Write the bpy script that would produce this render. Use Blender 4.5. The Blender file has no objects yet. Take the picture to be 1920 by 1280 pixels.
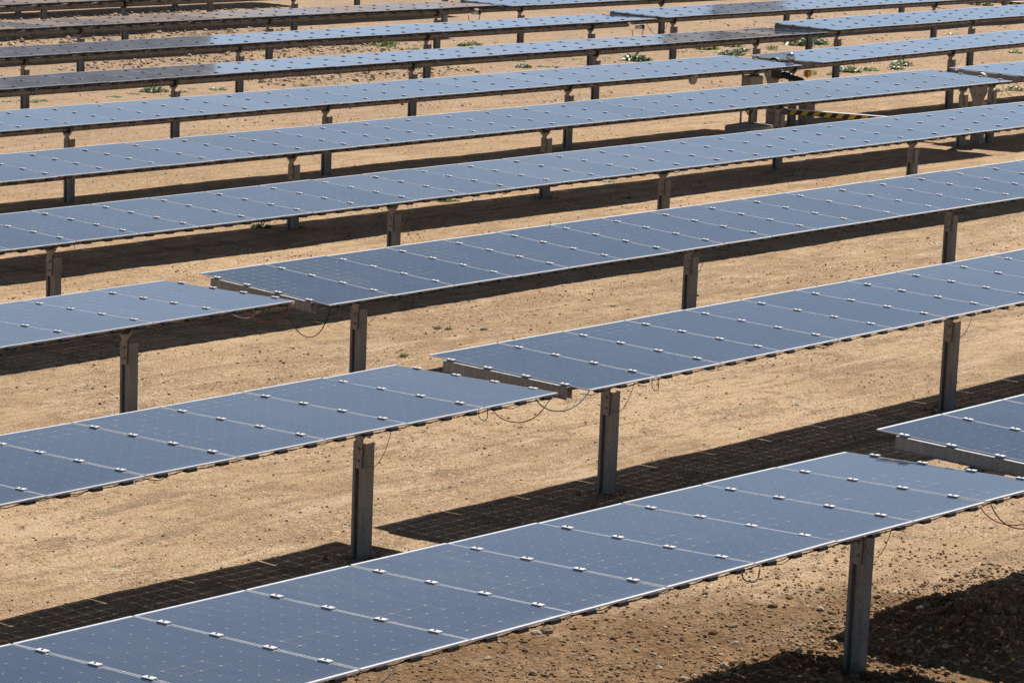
import bpy, bmesh, math, random
import numpy as np
from mathutils import Vector, Matrix, noise
random.seed(7); np.random.seed(7)
S = bpy.context.scene
COL = S.collection
R = math.radians

# ------------------------------------------------------------------ survey of the site
PM = 1.01            # module pitch along a row
ML = 1.968           # module length across a row
GX = -0.03234        # fall of the ground along the rows
CLAMP_V = [0.699, 0.235, -0.229, -0.692]
ROW_Y = [12.957, 18.08, 23.1, 28.13, 33.08, 38.0, 43.0, 48.02, 53.04, 58.06]
ROW_G = [4.593, 4.353, 4.148, 3.938, 3.723, 3.453, 3.233, 3.053, 2.873, 2.733]
# name: (y, z of surface, tilt, x of seam 0, slope)
TAB = {
'1L': (12.957, 5.770, -0.06255, 21.261, -0.01204), '1R': (12.962, 6.006, -0.00700, 21.705, -0.00320),
'2L': (18.022, 5.791, -0.04748, 21.283, -0.00055), '2R': (18.137, 5.768, -0.01309, 21.875, 0.00004),
'3L': (23.070, 5.685, -0.05113, 23.146, 0.00494), '3R': (23.141, 5.557, 0.01444, 23.742, 0.00074),
'4': (28.131, 5.365, -0.00357, 25.710, 0.00065),
'5L': (33.084, 5.138, -0.00009, 54.123, 0.00079), '5R': (33.077, 5.165, -0.02063, 54.866, 0.00009),
'6L': (38.004, 4.891, -0.01332, 53.912, -0.00031), '6R': (37.983, 4.749, -0.03836, 54.605, 0.00955),
'7L': (43.014, 4.668, -0.05412, 38.992, -0.00062), '7R': (42.980, 4.657, -0.01606, 62.442, 0.00382),
'8L': (48.019, 4.468, -0.04707, 42.832, -0.00065), '8R': (48.024, 4.492, -0.01807, 62.396, 0.00037),
'9L': (53.039, 4.303, -0.05518, 61.983, -0.00189), '9R': (53.039, 4.301, -0.00986, 62.408, -0.00157),
'10': (58.060, 4.161, -0.05520, 0.025, -0.00016), '11': (63.08, 4.02, -0.055, 0.025, 0.0), '12': (68.1, 3.9, -0.05, 0.2, 0.0),
}

def smooth(a, b, x):
    t = min(1, max(0, (x - a) / (b - a))); return t * t * (3 - 2 * t)

def g_base(x, y):
    xc = min(140, max(-40, x)); yc = min(75, max(8, y))
    if yc > ROW_Y[-1]: z = ROW_G[-1] - (yc - ROW_Y[-1]) * 0.03
    else: z = float(np.interp(yc, ROW_Y, ROW_G))
    return z + GX * xc

def lump(x, y, s, oct=3, off=0.0):
    return noise.fractal(Vector((x * s + off, y * s - off, off * .37)), 1.0, 2.0, oct, noise_basis='PERLIN_ORIGINAL')

# heaps of turned soil: x, y, radius, height
HEAPS = [(21.75, 13.2, .42, .13), (22.2, 12.75, .5, .16), (21.5, 12.75, .45, .11), (21.15, 13.35, .3, .06), (22.9, 12.5, .4, .08),
         (20.0, 12.95, .75, -.10), (19.45, 12.85, .30, .05), (21.1, 12.3, .4, .06)]
def ground_z(x, y):
    z = g_base(x, y)
    if -5 < x < 130 and 0 < y < 90:
        z += 0.016 * lump(x, y, 0.35, 2, 3.1) + 0.007 * lump(x, y, 2.4, 3, 8.7)
        rough = smooth(15.6, 13.8, y) * smooth(14.5, 18.0, x)
        if rough > 0:
            z += rough * (0.022 * lump(x, y, 3.2, 4, 1.3) + 0.010 * abs(lump(x, y, 9.0, 3, 5.5)))
            for hx, hy, hr, hh in HEAPS:
                d2 = ((x - hx) ** 2 + (y - hy) ** 2) / (hr * hr)
                if d2 < 6: z += hh * math.exp(-d2 * 1.3) * (1 + 0.55 * lump(x, y, 6, 3, 2.2) + .25 * lump(x, y, 17, 2, 4.2))
        g = gravelly(x, y)
        if g > 0: z += g * 0.05 * abs(lump(x, y, 3.5, 3, 9.9))
    return z
def gravelly(x, y):
    g = 0
    for cx, cy, rx, ry in [(59, 56.2, 4.6, 1.3), (55.6, 50.7, 3.6, 1.2), (55, 61.4, 9, 1.5), (57, 66.5, 12, 1.8), (53.5, 55.6, 3.5, .8)]:
        d = ((x - cx) / rx) ** 2 + ((y - cy) / ry) ** 2
        g = max(g, 1 - smooth(.5, 1.4, d))
    return g

# ------------------------------------------------------------------ material helpers
def newmat(name):
    m = bpy.data.materials.new(name); m.use_nodes = True
    nt = m.node_tree; nt.nodes.clear()
    return m, nt, nt.nodes.new('ShaderNodeOutputMaterial')
class N:
    def __init__(s, nt): s.nt = nt
    def n(s, t, **k):
        o = s.nt.nodes.new(t)
        for a, v in k.items(): setattr(o, a, v)
        return o
    def l(s, a, b): s.nt.links.new(a, b)
    def m(s, op, a, b=None, c=None, clamp=False):
        o = s.nt.nodes.new('ShaderNodeMath'); o.operation = op; o.use_clamp = clamp
        for i, v in enumerate((a, b, c)):
            if v is None: continue
            if isinstance(v, (int, float)): o.inputs[i].default_value = v
            else: s.l(v, o.inputs[i])
        return o.outputs[0]
    def mix(s, f, a, b):
        o = s.nt.nodes.new('ShaderNodeMix'); o.data_type = 'RGBA'
        for i, v in ((0, f), (6, a), (7, b)):
            if isinstance(v, (int, float)): o.inputs[i].default_value = v
            elif isinstance(v, tuple): o.inputs[i].default_value = (*v, 1)
            else: s.l(v, o.inputs[i])
        return o.outputs[2]
    def noise(s, vec, scale, detail=3, rough=.55, dist=0):
        o = s.n('ShaderNodeTexNoise'); o.inputs['Scale'].default_value = scale; o.inputs['Detail'].default_value = detail
        o.inputs['Roughness'].default_value = rough; o.inputs['Distortion'].default_value = dist
        if vec is not None: s.l(vec, o.inputs['Vector'])
        return o.outputs['Fac']
    def ramp(s, f, a, b, va=0.0, vb=1.0):
        if a > b: a, b, va, vb = b, a, vb, va
        o = s.n('ShaderNodeMapRange'); o.interpolation_type = 'SMOOTHSTEP'
        s.l(f, o.inputs[0]); o.inputs[1].default_value = a; o.inputs[2].default_value = b
        o.inputs[3].default_value = va; o.inputs[4].default_value = vb
        return o.outputs[0]

def simple(name, col, rough=.6, metal=0.0, var=.15, scale=6, bump=0.0, spec=.5):
    m, nt, out = newmat(name); k = N(nt)
    tc = k.n('ShaderNodeTexCoord'); b = k.n('ShaderNodeBsdfPrincipled')
    f = k.noise(tc.outputs['Object'], scale, 4)
    f2 = k.noise(tc.outputs['Object'], scale * 7, 3)
    ff = k.m('ADD', k.m('MULTIPLY', f, .65), k.m('MULTIPLY', f2, .35))
    d = tuple(c * (1 - var) for c in col); l = tuple(min(1, c * (1 + var)) for c in col)
    k.l(k.mix(k.ramp(ff, .3, .7), d, l), b.inputs['Base Color'])
    b.inputs['Roughness'].default_value = rough; b.inputs['Metallic'].default_value = metal
    b.inputs['Specular IOR Level'].default_value = spec
    if bump:
        bp = k.n('ShaderNodeBump'); bp.inputs['Strength'].default_value = bump; bp.inputs['Distance'].default_value = .004
        k.l(f2, bp.inputs['Height']); k.l(bp.outputs[0], b.inputs['Normal'])
    k.l(b.outputs[0], out.inputs[0]); return m

def galvanised(name, base=.36, warm=1.0):
    m, nt, out = newmat(name); k = N(nt)
    tc = k.n('ShaderNodeTexCoord'); b = k.n('ShaderNodeBsdfPrincipled'); o = tc.outputs['Object']
    mp = k.n('ShaderNodeMapping'); mp.inputs['Scale'].default_value = (1, 1, .12); k.l(o, mp.inputs[0])
    streak = k.noise(mp.outputs[0], 26, 4); cloud = k.noise(o, 9, 5, .65)
    vor = k.n('ShaderNodeTexVoronoi'); vor.inputs['Scale'].default_value = 60; k.l(o, vor.inputs['Vector'])
    f = k.m('ADD', k.m('MULTIPLY', streak, .45), k.m('ADD', k.m('MULTIPLY', cloud, .4), k.m('MULTIPLY', vor.outputs['Distance'], .25)))
    c = k.mix(k.ramp(f, .32, .72), (base * .66 * warm, base * .65, base * .62), (base * 1.30 * warm, base * 1.30, base * 1.28))
    rust = k.ramp(cloud, .68, .82, 0, .35)
    c = k.mix(rust, c, (.20, .11, .05))
    k.l(c, b.inputs['Base Color']); b.inputs['Metallic'].default_value = .45
    k.l(k.ramp(cloud, .3, .7, .45, .7), b.inputs['Roughness'])
    k.l(b.outputs[0], out.inputs[0]); return m

M = {}
M['galv'] = galvanised('galvanised steel', .25, 1.0)
M['galv2'] = galvanised('brighter galvanised steel', .27, 1.06)
M['alu'] = simple('pale glass edge and frame', (.80, .81, .83), .4, .1, .05, 5)
M['clamp'] = simple('bright clamp aluminium', (.76, .76, .76), .45, .1, .12, 9)
M['rail'] = galvanised('dull rail steel', .17, 1.02); M['beam'] = galvanised('grey end beam steel', .30, 1.0)
M['clampf'] = simple('darkened far clamp aluminium', (.30, .31, .33), .5, 0, .04, 9)  # far clamps: their dark look against sky-reflecting glass, put into the colour
M['black'] = simple('black plastic', (.018, .018, .020), .5, 0, .2, 9)
M['bolt'] = simple('dark steel bolt', (.06, .06, .06), .5, .6, .2, 30)
M['white'] = simple('white plastic', (.78, .78, .76), .35, 0, .06, 8)
M['cab_grey'] = simple('weathered cabinet paint', (.31, .29, .26), .55, 0, .12, 4)
M['concrete'] = simple('pale concrete', (.42, .39, .35), .9, 0, .2, 5, .4)
M['red'] = simple('red cable jacket', (.40, .06, .04), .5, 0, .15, 9)
M['cable'] = simple('black cable jacket', (.03, .03, .03), .5, 0, .2, 9)
M['earth'] = simple('dusty earth wire', (.20, .15, .045), .6, 0, .3, 9)
M['hose'] = simple('pale conduit', (.50, .48, .42), .55, 0, .15, 9)
M['rock'] = simple('limestone rock', (.40, .29, .18), .95, 0, .35, 14, .6, .2)
M['rock_pale'] = simple('pale limestone', (.58, .48, .36), .95, 0, .25, 14, .6, .2)
M['clod'] = simple('brown soil clod', (.24, .145, .075), 1, 0, .35, 12, .6, .1)
M['yellow'] = simple('yellow petals', (.80, .62, .02), .6, 0, .1, 20)
M['orange'] = simple('safety orange', (.62, .20, .02), .5, 0, .15, 9)
M['chrome'] = simple('polished dome', (.85, .86, .88), .12, .6, .03, 5)

def leaf_mat(name, a, b, rough=.45):
    m, nt, out = newmat(name); k = N(nt)
    tc = k.n('ShaderNodeTexCoord'); p = k.n('ShaderNodeBsdfPrincipled'); g = k.n('ShaderNodeNewGeometry')
    f = k.noise(tc.outputs['Object'], 11, 3); ri = g.outputs['Random Per Island']
    c = k.mix(k.m('ADD', k.m('MULTIPLY', f, .4), k.m('MULTIPLY', ri, .6)), a, b)
    k.l(c, p.inputs['Base Color']); p.inputs['Roughness'].default_value = rough
    t = k.n('ShaderNodeBsdfTranslucent'); k.l(c, t.inputs[0])
    mx = k.n('ShaderNodeMixShader'); mx.inputs[0].default_value = .25
    k.l(p.outputs[0], mx.inputs[1]); k.l(t.outputs[0], mx.inputs[2]); k.l(mx.outputs[0], out.inputs[0]); return m
M['leaf'] = leaf_mat('bright green weed leaves', (.07, .15, .02), (.26, .42, .07))
M['leafd'] = leaf_mat('dark green weed leaves', (.035, .075, .018), (.14, .25, .06), .35)
M['leafg'] = leaf_mat('grey green thistle leaves', (.08, .15, .04), (.22, .33, .13), .4)

# striped safety beam
m, nt, out = newmat('yellow and black striped paint'); k = N(nt)
tc = k.n('ShaderNodeTexCoord'); sp = k.n('ShaderNodeSeparateXYZ'); k.l(tc.outputs['Object'], sp.inputs[0])
st = k.m('GREATER_THAN', k.m('FRACT', k.m('MULTIPLY', k.m('ADD', sp.outputs[1], sp.outputs[2]), 1 / .30)), .5)
b = k.n('ShaderNodeBsdfPrincipled'); k.l(k.mix(st, (.02, .02, .02), (.62, .46, .03)), b.inputs['Base Color']); b.inputs['Roughness'].default_value = .5
k.l(b.outputs[0], out.inputs[0]); M['stripe'] = m

# photovoltaic laminate: cells, busbars, see-through gaps between the cells
def laminate_mat():
    m, nt, out = newmat('photovoltaic laminate'); k = N(nt)
    tc = k.n('ShaderNodeTexCoord'); sp = k.n('ShaderNodeSeparateXYZ'); k.l(tc.outputs['Object'], sp.inputs[0])
    oi = k.n('ShaderNodeObjectInfo'); g = k.n('ShaderNodeNewGeometry')
    px, py = .1634, .1592
    cu = k.m('ADD', k.m('DIVIDE', sp.outputs[0], px), 3.0); cv = k.m('ADD', k.m('DIVIDE', sp.outputs[1], py), 6.0)
    du = k.m('MULTIPLY', k.m('ABSOLUTE', k.m('SUBTRACT', k.m('FRACT', cu), .5)), px)
    dv = k.m('MULTIPLY', k.m('ABSOLUTE', k.m('SUBTRACT', k.m('FRACT', cv), .5)), py)
    inu = k.m('LESS_THAN', du, px / 2 - .0009); inv = k.m('LESS_THAN', dv, py / 2 - .0009)
    ch = k.m('LESS_THAN', k.m('ADD', du, dv), .1495)
    bu = k.m('LESS_THAN', k.m('ABSOLUTE', sp.outputs[0]), px * 3 - .001); bv = k.m('LESS_THAN', k.m('ABSOLUTE', sp.outputs[1]), py * 6 - .001)
    cell = k.m('MULTIPLY', k.m('MULTIPLY', k.m('MULTIPLY', inu, inv), ch), k.m('MULTIPLY', bu, bv))
    # busbars, five per cell, run along the module
    bus = k.m('LESS_THAN', k.m('ABSOLUTE', k.m('SUBTRACT', k.m('FRACT', k.m('MULTIPLY', cu, 5)), .5)), .14)
    rnd = oi.outputs['Random']
    n1 = k.noise(g.outputs['Position'], .55, 4, .6); mpp = k.n('ShaderNodeMapping'); mpp.inputs['Scale'].default_value = (1.0, .28, 1); k.l(g.outputs['Position'], mpp.inputs[0]); n2 = k.noise(mpp.outputs[0], 8.5, 5, .7, .3)
    ccol = k.mix(rnd, (.017, .028, .068), (.028, .042, .094))
    ccol = k.mix(bus, ccol, (.11, .13, .18))
    dust = k.m('MULTIPLY', k.ramp(n1, .30, .75, .25, 1.0), k.ramp(n2, .30, .70, .35, 1.25))
    # dirt gathers at the low (near) edge of each module
    edge = k.ramp(sp.outputs[1], -.984, -.80, 1.0, 0.0)
    dfac = k.m('ADD', k.m('MULTIPLY', k.m('MULTIPLY', dust, k.m('ADD', .4, rnd)), .055), k.m('MULTIPLY', k.m('MULTIPLY', edge, n2), .09))
    ccol = k.mix(dfac, ccol, (.58, .54, .50))
    b = k.n('ShaderNodeBsdfPrincipled'); k.l(ccol, b.inputs['Base Color'])
    k.l(k.m('ADD', .045, k.m('MULTIPLY', dust, .05)), b.inputs['Roughness']); b.inputs['IOR'].default_value = 1.86
    # clear rim and gaps: glass front over nothing
    d2 = k.n('ShaderNodeBsdfPrincipled'); d2.inputs['Base Color'].default_value = (.50, .52, .54, 1); d2.inputs['Roughness'].default_value = .12
    tr = k.n('ShaderNodeBsdfTransparent'); tr.inputs[0].default_value = (.95, .95, .93, 1)
    rim = k.m('SUBTRACT', 1.0, k.m('MULTIPLY', bu, bv))
    gap = k.n('ShaderNodeMixShader'); k.l(k.m('ADD', .22, k.m('ADD', k.m('MULTIPLY', rim, .55), k.m('MULTIPLY', k.m('SUBTRACT', 1, ch), .30))), gap.inputs[0]); k.l(tr.outputs[0], gap.inputs[1]); k.l(d2.outputs[0], gap.inputs[2])
    mx = k.n('ShaderNodeMixShader'); k.l(cell, mx.inputs[0]); k.l(gap.outputs[0], mx.inputs[1]); k.l(b.outputs[0], mx.inputs[2])
    k.l(mx.outputs[0], out.inputs[0]); return m
M['pv'] = laminate_mat()

def ground_mat():
    m, nt, out = newmat('dry sandy soil'); k = N(nt)
    g = k.n('ShaderNodeNewGeometry'); P = g.outputs['Position']
    sp = k.n('ShaderNodeSeparateXYZ'); k.l(P, sp.inputs[0]); X, Y = sp.outputs[0], sp.outputs[1]
    big = k.noise(P, .22, 4, .55); mid = k.noise(P, 1.5, 5, .62, .4); fine = k.noise(P, 16, 5, .75); grit = k.noise(P, 70, 3, .8)
    base = k.mix(k.ramp(big, .36, .62), (.40, .255, .135), (.70, .485, .29))
    base = k.mix(k.ramp(mid, .38, .70, 0, .75), base, (.66, .47, .275))
    # darker, firmer smudges
    smu = k.noise(P, 2.6, 5, .7, 1.2)
    base = k.mix(k.ramp(smu, .51, .64, 0, .75), base, (.27, .165, .085))
    mps = k.n('ShaderNodeMapping'); mps.inputs['Scale'].default_value = (.35, 1.6, 1); mps.inputs['Rotation'].default_value = (0, 0, .12); k.l(P, mps.inputs[0])
    trk = k.noise(mps.outputs[0], 2.2, 5, .68, .8)
    base = k.mix(k.ramp(trk, .51, .62, 0, .8), base, (.29, .19, .11))
    base = k.mix(k.ramp(trk, .46, .34, 0, .65), base, (.80, .63, .45))
    gm0 = k.ramp(k.noise(P, .8, 4, .6, .6), .40, .60, .18, 1.0)
    base = k.mix(k.m('MULTIPLY', gm0, k.ramp(fine, .36, .50, .9, 0)), base, (.27, .175, .10))
    base = k.mix(k.m('MULTIPLY', gm0, k.ramp(fine, .53, .64, 0, .8)), base, (.74, .58, .41))
    base = k.mix(k.ramp(grit, .52, .62, 0, .75), base, (.88, .73, .54))
    base = k.mix(k.ramp(grit, .36, .48, .8, 0), base, (.22, .14, .08))
    gm = k.ramp(k.noise(P, .8, 4, .6, .6), .40, .60, .15, 1.0)
    v1 = k.n('ShaderNodeTexVoronoi'); v1.inputs['Scale'].default_value = 30; k.l(P, v1.inputs['Vector'])
    sc1 = k.n('ShaderNodeSeparateColor'); k.l(v1.outputs['Color'], sc1.inputs[0])
    core = k.ramp(v1.outputs['Distance'], .42, .22, 0, 1)
    base = k.mix(k.m('MULTIPLY', k.m('MULTIPLY', core, k.ramp(sc1.outputs[0], .70, .90)), k.m('MULTIPLY', gm, .95)), base, (.13, .08, .045))
    base = k.mix(k.m('MULTIPLY', k.m('MULTIPLY', core, k.ramp(sc1.outputs[0], .26, .12)), k.m('MULTIPLY', gm, .9)), base, (.92, .82, .68))
    # turned brown soil in the near corner
    wob = k.m('MULTIPLY', k.m('SUBTRACT', mid, .5), 1.6)
    slant = k.m('ADD', k.m('ADD', Y, k.m('MULTIPLY', k.m('SUBTRACT', X, 19.0), .38)), wob)
    near2 = k.m('MULTIPLY', k.ramp(slant, 15.9, 15.0, 0, 1), k.ramp(k.m('ADD', X, wob), 14.2, 16.5, 0, 1))
    near2 = k.m('MULTIPLY', near2, k.m('SUBTRACT', 1, k.m('MULTIPLY', k.ramp(k.m('ADD', X, wob), 21.9, 22.3, 0, .85), k.ramp(k.m('ADD', Y, wob), 12.8, 13.0, 0, 1))))
    brown = k.mix(k.ramp(fine, .35, .68), (.14, .082, .040), (.38, .235, .115))
    base = k.mix(k.m('MULTIPLY', near2, k.ramp(mid, .3, .75, 1.0, .65)), base, brown)
    mid_o = k.m('MULTIPLY', k.ramp(Y, 24, 30, 0, 1), k.ramp(Y, 46, 40, 0, 1))
    base = k.mix(k.m('MULTIPLY', mid_o, .12), base, (.62, .39, .18))
    # pinkish ground farther off, orange between rows 4 and 6
    far = k.ramp(Y, 34, 50)
    base = k.mix(k.m('MULTIPLY', far, .55), base, k.mix(k.ramp(fine, .35, .7), (.34, .24, .165), (.56, .42, .30)))
    b = k.n('ShaderNodeBsdfPrincipled'); tint = k.n('ShaderNodeMix'); tint.data_type = 'RGBA'; tint.blend_type = 'MULTIPLY'; tint.inputs[0].default_value = 1
    k.l(base, tint.inputs[6]); tint.inputs[7].default_value = (1.05, 1.0, .95, 1)
    k.l(tint.outputs[2], b.inputs['Base Color']); b.inputs['Roughness'].default_value = .95
    b.inputs['Specular IOR Level'].default_value = .15
    vor = k.n('ShaderNodeTexVoronoi'); vor.inputs['Scale'].default_value = 22; vor.inputs['Randomness'].default_value = 1; k.l(P, vor.inputs['Vector'])
    h = k.m('ADD', k.m('MULTIPLY', fine, .6), k.m('ADD', k.m('MULTIPLY', grit, .28), k.m('MULTIPLY', k.m('SUBTRACT', 1, k.m('MINIMUM', k.m('MULTIPLY', vor.outputs['Distance'], 2.4), 1)), .25)))
    h = k.m('ADD', h, k.m('MULTIPLY', mid, .9))
    bp = k.n('ShaderNodeBump'); bp.inputs['Strength'].default_value = 1.0; bp.inputs['Distance'].default_value = .055
    k.l(h, bp.inputs['Height']); k.l(bp.outputs[0], b.inputs['Normal'])
    k.l(b.outputs[0], out.inputs[0]); return m
M['ground'] = ground_mat()

def stone_mat():
    m, nt, out = newmat('loose stones'); k = N(nt)
    at = k.n('ShaderNodeAttribute'); at.attribute_name = 'tone'
    g = k.n('ShaderNodeNewGeometry'); f = k.noise(g.outputs['Position'], 60, 3)
    b = k.n('ShaderNodeBsdfPrincipled')
    k.l(k.mix(k.ramp(f, .3, .7, 0, .3), at.outputs['Color'], (.3, .2, .12)), b.inputs['Base Color']); b.inputs['Roughness'].default_value = .95
    b.inputs['Specular IOR Level'].default_value = .15
    k.l(b.outputs[0], out.inputs[0]); return m
M['stone'] = stone_mat()

# ------------------------------------------------------------------ mesh helpers
def mesh_obj(name, verts, faces, mats, parent=None, mi=None, smooth_=False):
    me = bpy.data.meshes.new(name); me.from_pydata(verts, [], faces)
    for m in (mats if isinstance(mats, (list, tuple)) else [mats]): me.materials.append(m)
    if mi: me.polygons.foreach_set('material_index', mi)
    if smooth_: me.polygons.foreach_set('use_smooth', [True] * len(me.polygons))
    me.update(); o = bpy.data.objects.new(name, me); COL.objects.link(o)
    if parent: o.parent = parent
    return o
class MB:
    def __init__(s): s.v = []; s.f = []; s.mi = []
    def add(s, v, f, mi=0):
        b = len(s.v); s.v += [tuple(p) for p in v]; s.f += [tuple(i + b for i in q) for q in f]; s.mi += [mi] * len(f)
    def box(s, x0, x1, y0, y1, z0, z1, mi=0, bev=0):
        v = [(x, y, z) for z in (z0, z1) for (x, y) in ((x0, y0), (x1, y0), (x1, y1), (x0, y1))]
        s.add(v, [(3, 2, 1, 0), (4, 5, 6, 7), (0, 1, 5, 4), (1, 2, 6, 5), (2, 3, 7, 6), (3, 0, 4, 7)], mi)
    def bbox(s, x0, x1, y0, y1, z0, z1, c, mi=0):   # box with chamfered vertical and top edges
        pts = [(x0 + c, y0), (x1 - c, y0), (x1, y0 + c), (x1, y1 - c), (x1 - c, y1), (x0 + c, y1), (x0, y1 - c), (x0, y0 + c)]
        cx, cy = (x0 + x1) / 2, (y0 + y1) / 2
        ins = [(p[0] + (c if p[0] < cx else -c) * .7, p[1] + (c if p[1] < cy else -c) * .7) for p in pts]
        v = [(*p, z0) for p in pts] + [(*p, z1 - c) for p in pts] + [(*p, z1) for p in ins]
        n = 8; f = [tuple(range(n - 1, -1, -1)), tuple(range(2 * n, 3 * n))]
        for L in (0, n):
            for i in range(n): f.append((L + i, L + (i + 1) % n, L + n + (i + 1) % n, L + n + i))
        s.add(v, f, mi)
    def prism(s, poly, axis, a, b, mi=0):  # polygon (2D ccw) extruded along axis
        def P(p, t):
            return {'x': (t, p[0], p[1]), 'y': (p[0], t, p[1]), 'z': (p[0], p[1], t)}[axis]
        n = len(poly); v = [P(p, a) for p in poly] + [P(p, b) for p in poly]
        f = [(i, (i + 1) % n, n + (i + 1) % n, n + i) for i in range(n)]
        f += [tuple(range(n - 1, -1, -1)), tuple(range(n, 2 * n))]
        s.add(v, f, mi)
    def strip(s, line, t, axis, a, b, mi=0):  # thin-walled open profile
        L = offset(line, t / 2); Rr = offset(line, -t / 2); n = len(line)
        def P(p, q):
            return {'x': (q, p[0], p[1]), 'y': (p[0], q, p[1]), 'z': (p[0], p[1], q)}[axis]
        v = [P(p, a) for p in L] + [P(p, a) for p in Rr] + [P(p, b) for p in L] + [P(p, b) for p in Rr]
        f = []
        for i in range(n - 1):
            f += [(i, i + 1, 2 * n + i + 1, 2 * n + i), (n + i + 1, n + i, 3 * n + i, 3 * n + i + 1),
                  (i + 1, i, n + i, n + i + 1), (2 * n + i, 2 * n + i + 1, 3 * n + i + 1, 3 * n + i)]
        f += [(0, 2 * n, 3 * n, n), (n - 1, 2 * n - 1, 4 * n - 1, 3 * n - 1)]
        s.add(v, f, mi)
    def tube(s, pts, r, seg=6, mi=0, cap=True):
        pts = [Vector(p) for p in pts]; rings = []; up = Vector((0, 0, 1))
        for i, p in enumerate(pts):
            d = (pts[min(i + 1, len(pts) - 1)] - pts[max(i - 1, 0)]).normalized()
            a = d.cross(up);
            if a.length < .05: a = d.cross(Vector((0, 1, 0)))
            a.normalize(); b = d.cross(a)
            rr = r[i] if isinstance(r, (list, tuple)) else r
            rings.append([p + (a * math.cos(2 * math.pi * j / seg) + b * math.sin(2 * math.pi * j / seg)) * rr for j in range(seg)])
        v = [q for ring in rings for q in ring]; f = []
        for i in range(len(pts) - 1):
            for j in range(seg): f.append((i * seg + j, i * seg + (j + 1) % seg, (i + 1) * seg + (j + 1) % seg, (i + 1) * seg + j))
        if cap: f += [tuple(range(seg - 1, -1, -1)), tuple(range((len(pts) - 1) * seg, len(pts) * seg))]
        s.add(v, f, mi)
    def build(s, name, mats, parent=None, smooth_=False):
        return mesh_obj(name, s.v, s.f, mats, parent, s.mi, smooth_)
def offset(line, t):
    out = []
    for i, p in enumerate(line):
        p = Vector(p)
        ds = []
        if i > 0: ds.append((p - Vector(line[i - 1])).normalized())
        if i < len(line) - 1: ds.append((Vector(line[i + 1]) - p).normalized())
        ns = [Vector((-d.y, d.x)) for d in ds]; n = sum(ns, Vector((0, 0))).normalized()
        out.append(p + n * t / max(.35, n.dot(ns[0])))
    return out
def tag(o, label=None, cat=None, group=None, kind=None):
    if label: o['label'] = label
    if cat: o['category'] = cat
    if group: o['group'] = group
    if kind: o['kind'] = kind
    return o
def empty(name, loc):
    o = bpy.data.objects.new(name, None); o.location = loc; o.empty_display_size = .2; COL.objects.link(o); return o
def inst(src, parent, mat):
    o = src.copy(); COL.objects.link(o); o.parent = parent; o.matrix_local = mat; return o

# ------------------------------------------------------------------ ground sheet and the unseen ridge that the panels reflect
def axis_coords(parts):
    c = []
    for a, b, st in parts:
        n = max(1, int(round((b - a) / st))); c += [a + (b - a) * i / n for i in range(n)]
    c.append(parts[-1][1]); return c
xs = axis_coords([(-3000, -1000, 500), (-1000, -200, 160), (-200, -10, 19), (-10, 10, 1.0), (10, 15.5, .16), (15.5, 23.5, .045), (23.5, 34, .15), (34, 60, .24), (60, 100, .36), (100, 160, 4), (160, 600, 60), (600, 3400, 400)])
yv = axis_coords([(-3000, -400, 400), (-400, 0, 50), (0, 10, .8), (10, 11.6, .10), (11.6, 15.6, .045), (15.6, 22, .11), (22, 40, .2), (40, 70, .3), (70, 110, 3), (110, 600, 50), (600, 3400, 400)])
nx, ny = len(xs), len(yv)
V = [(x, y, ground_z(x, y)) for y in yv for x in xs]
F = [(j * nx + i, j * nx + i + 1, (j + 1) * nx + i + 1, (j + 1) * nx + i) for j in range(ny - 1) for i in range(nx - 1)]
gr = mesh_obj('ground', V, F, M['ground'], smooth_=True); tag(gr, kind='structure')

m, nt, out = newmat('hazed scrub hillside'); k = N(nt); g = k.n('ShaderNodeNewGeometry')
f = k.noise(g.outputs['Position'], .02, 6, .7); b = k.n('ShaderNodeBsdfPrincipled')
k.l(k.mix(k.ramp(f, .4, .62), (.13, .14, .16), (.20, .21, .225)), b.inputs['Base Color']); b.inputs['Roughness'].default_value = 1  # bluish grey: aerial haze put into the hill's base colour
k.l(b.outputs[0], out.inputs[0]); M['hill'] = m
CAMP = Vector((0, 0, 11.8026)); YAW = 0.8797546
def hill_elev(px):   # elevation in degrees of the ridge seen towards picture column px
    e = -.6
    e = max(e, -.6 + 3.7 * (1 - smooth(356, 368, px)))
    e = max(e, (1.3 * smooth(1195, 1225, px) + 1.6 * smooth(1295, 1330, px)) * (1 - smooth(1425, 1500, px)))
    return e
hv = []; hf = []; NB = 420
for i in range(NB + 1):
    px = -1400 + i * (3400 / NB) * 1.35
    az = YAW + math.atan((px - 960) / 5885.8)
    e = hill_elev(px) + .22 * noise.noise(Vector((px * .02, 0, 0))) + .16 * noise.noise(Vector((px * .09, 3, 0)))
    for r_, fz in ((1500, 0), (1590, .45), (1700, .85), (1760, 1.0), (2100, .6), (2600, 0)):
        x = math.sin(az) * r_; y = math.cos(az) * r_
        base = ground_z(x, y) - 2
        hv.append((x, y, base + (math.tan(R(e)) * r_ + 3 - base) * fz * (1 + .02 * noise.noise(Vector((px * .05, r_ * .1, 0))))))
for i in range(NB):
    for j in range(5): hf.append((i * 6 + j, (i + 1) * 6 + j, (i + 1) * 6 + j + 1, i * 6 + j + 1))
h = mesh_obj('reflected_hills', hv, hf, M['hill'], smooth_=True); tag(h, kind='structure')  # out of view; added and shaped for the dark reflections in the far panels

# ------------------------------------------------------------------ tracker components (prototypes, built once then copied)
def proto(mb, name, mats, smooth_=False):
    o = mb.build(name, mats, None, smooth_); COL.objects.unlink(o); return o
HW, HL = .4945, ML / 2
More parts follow.
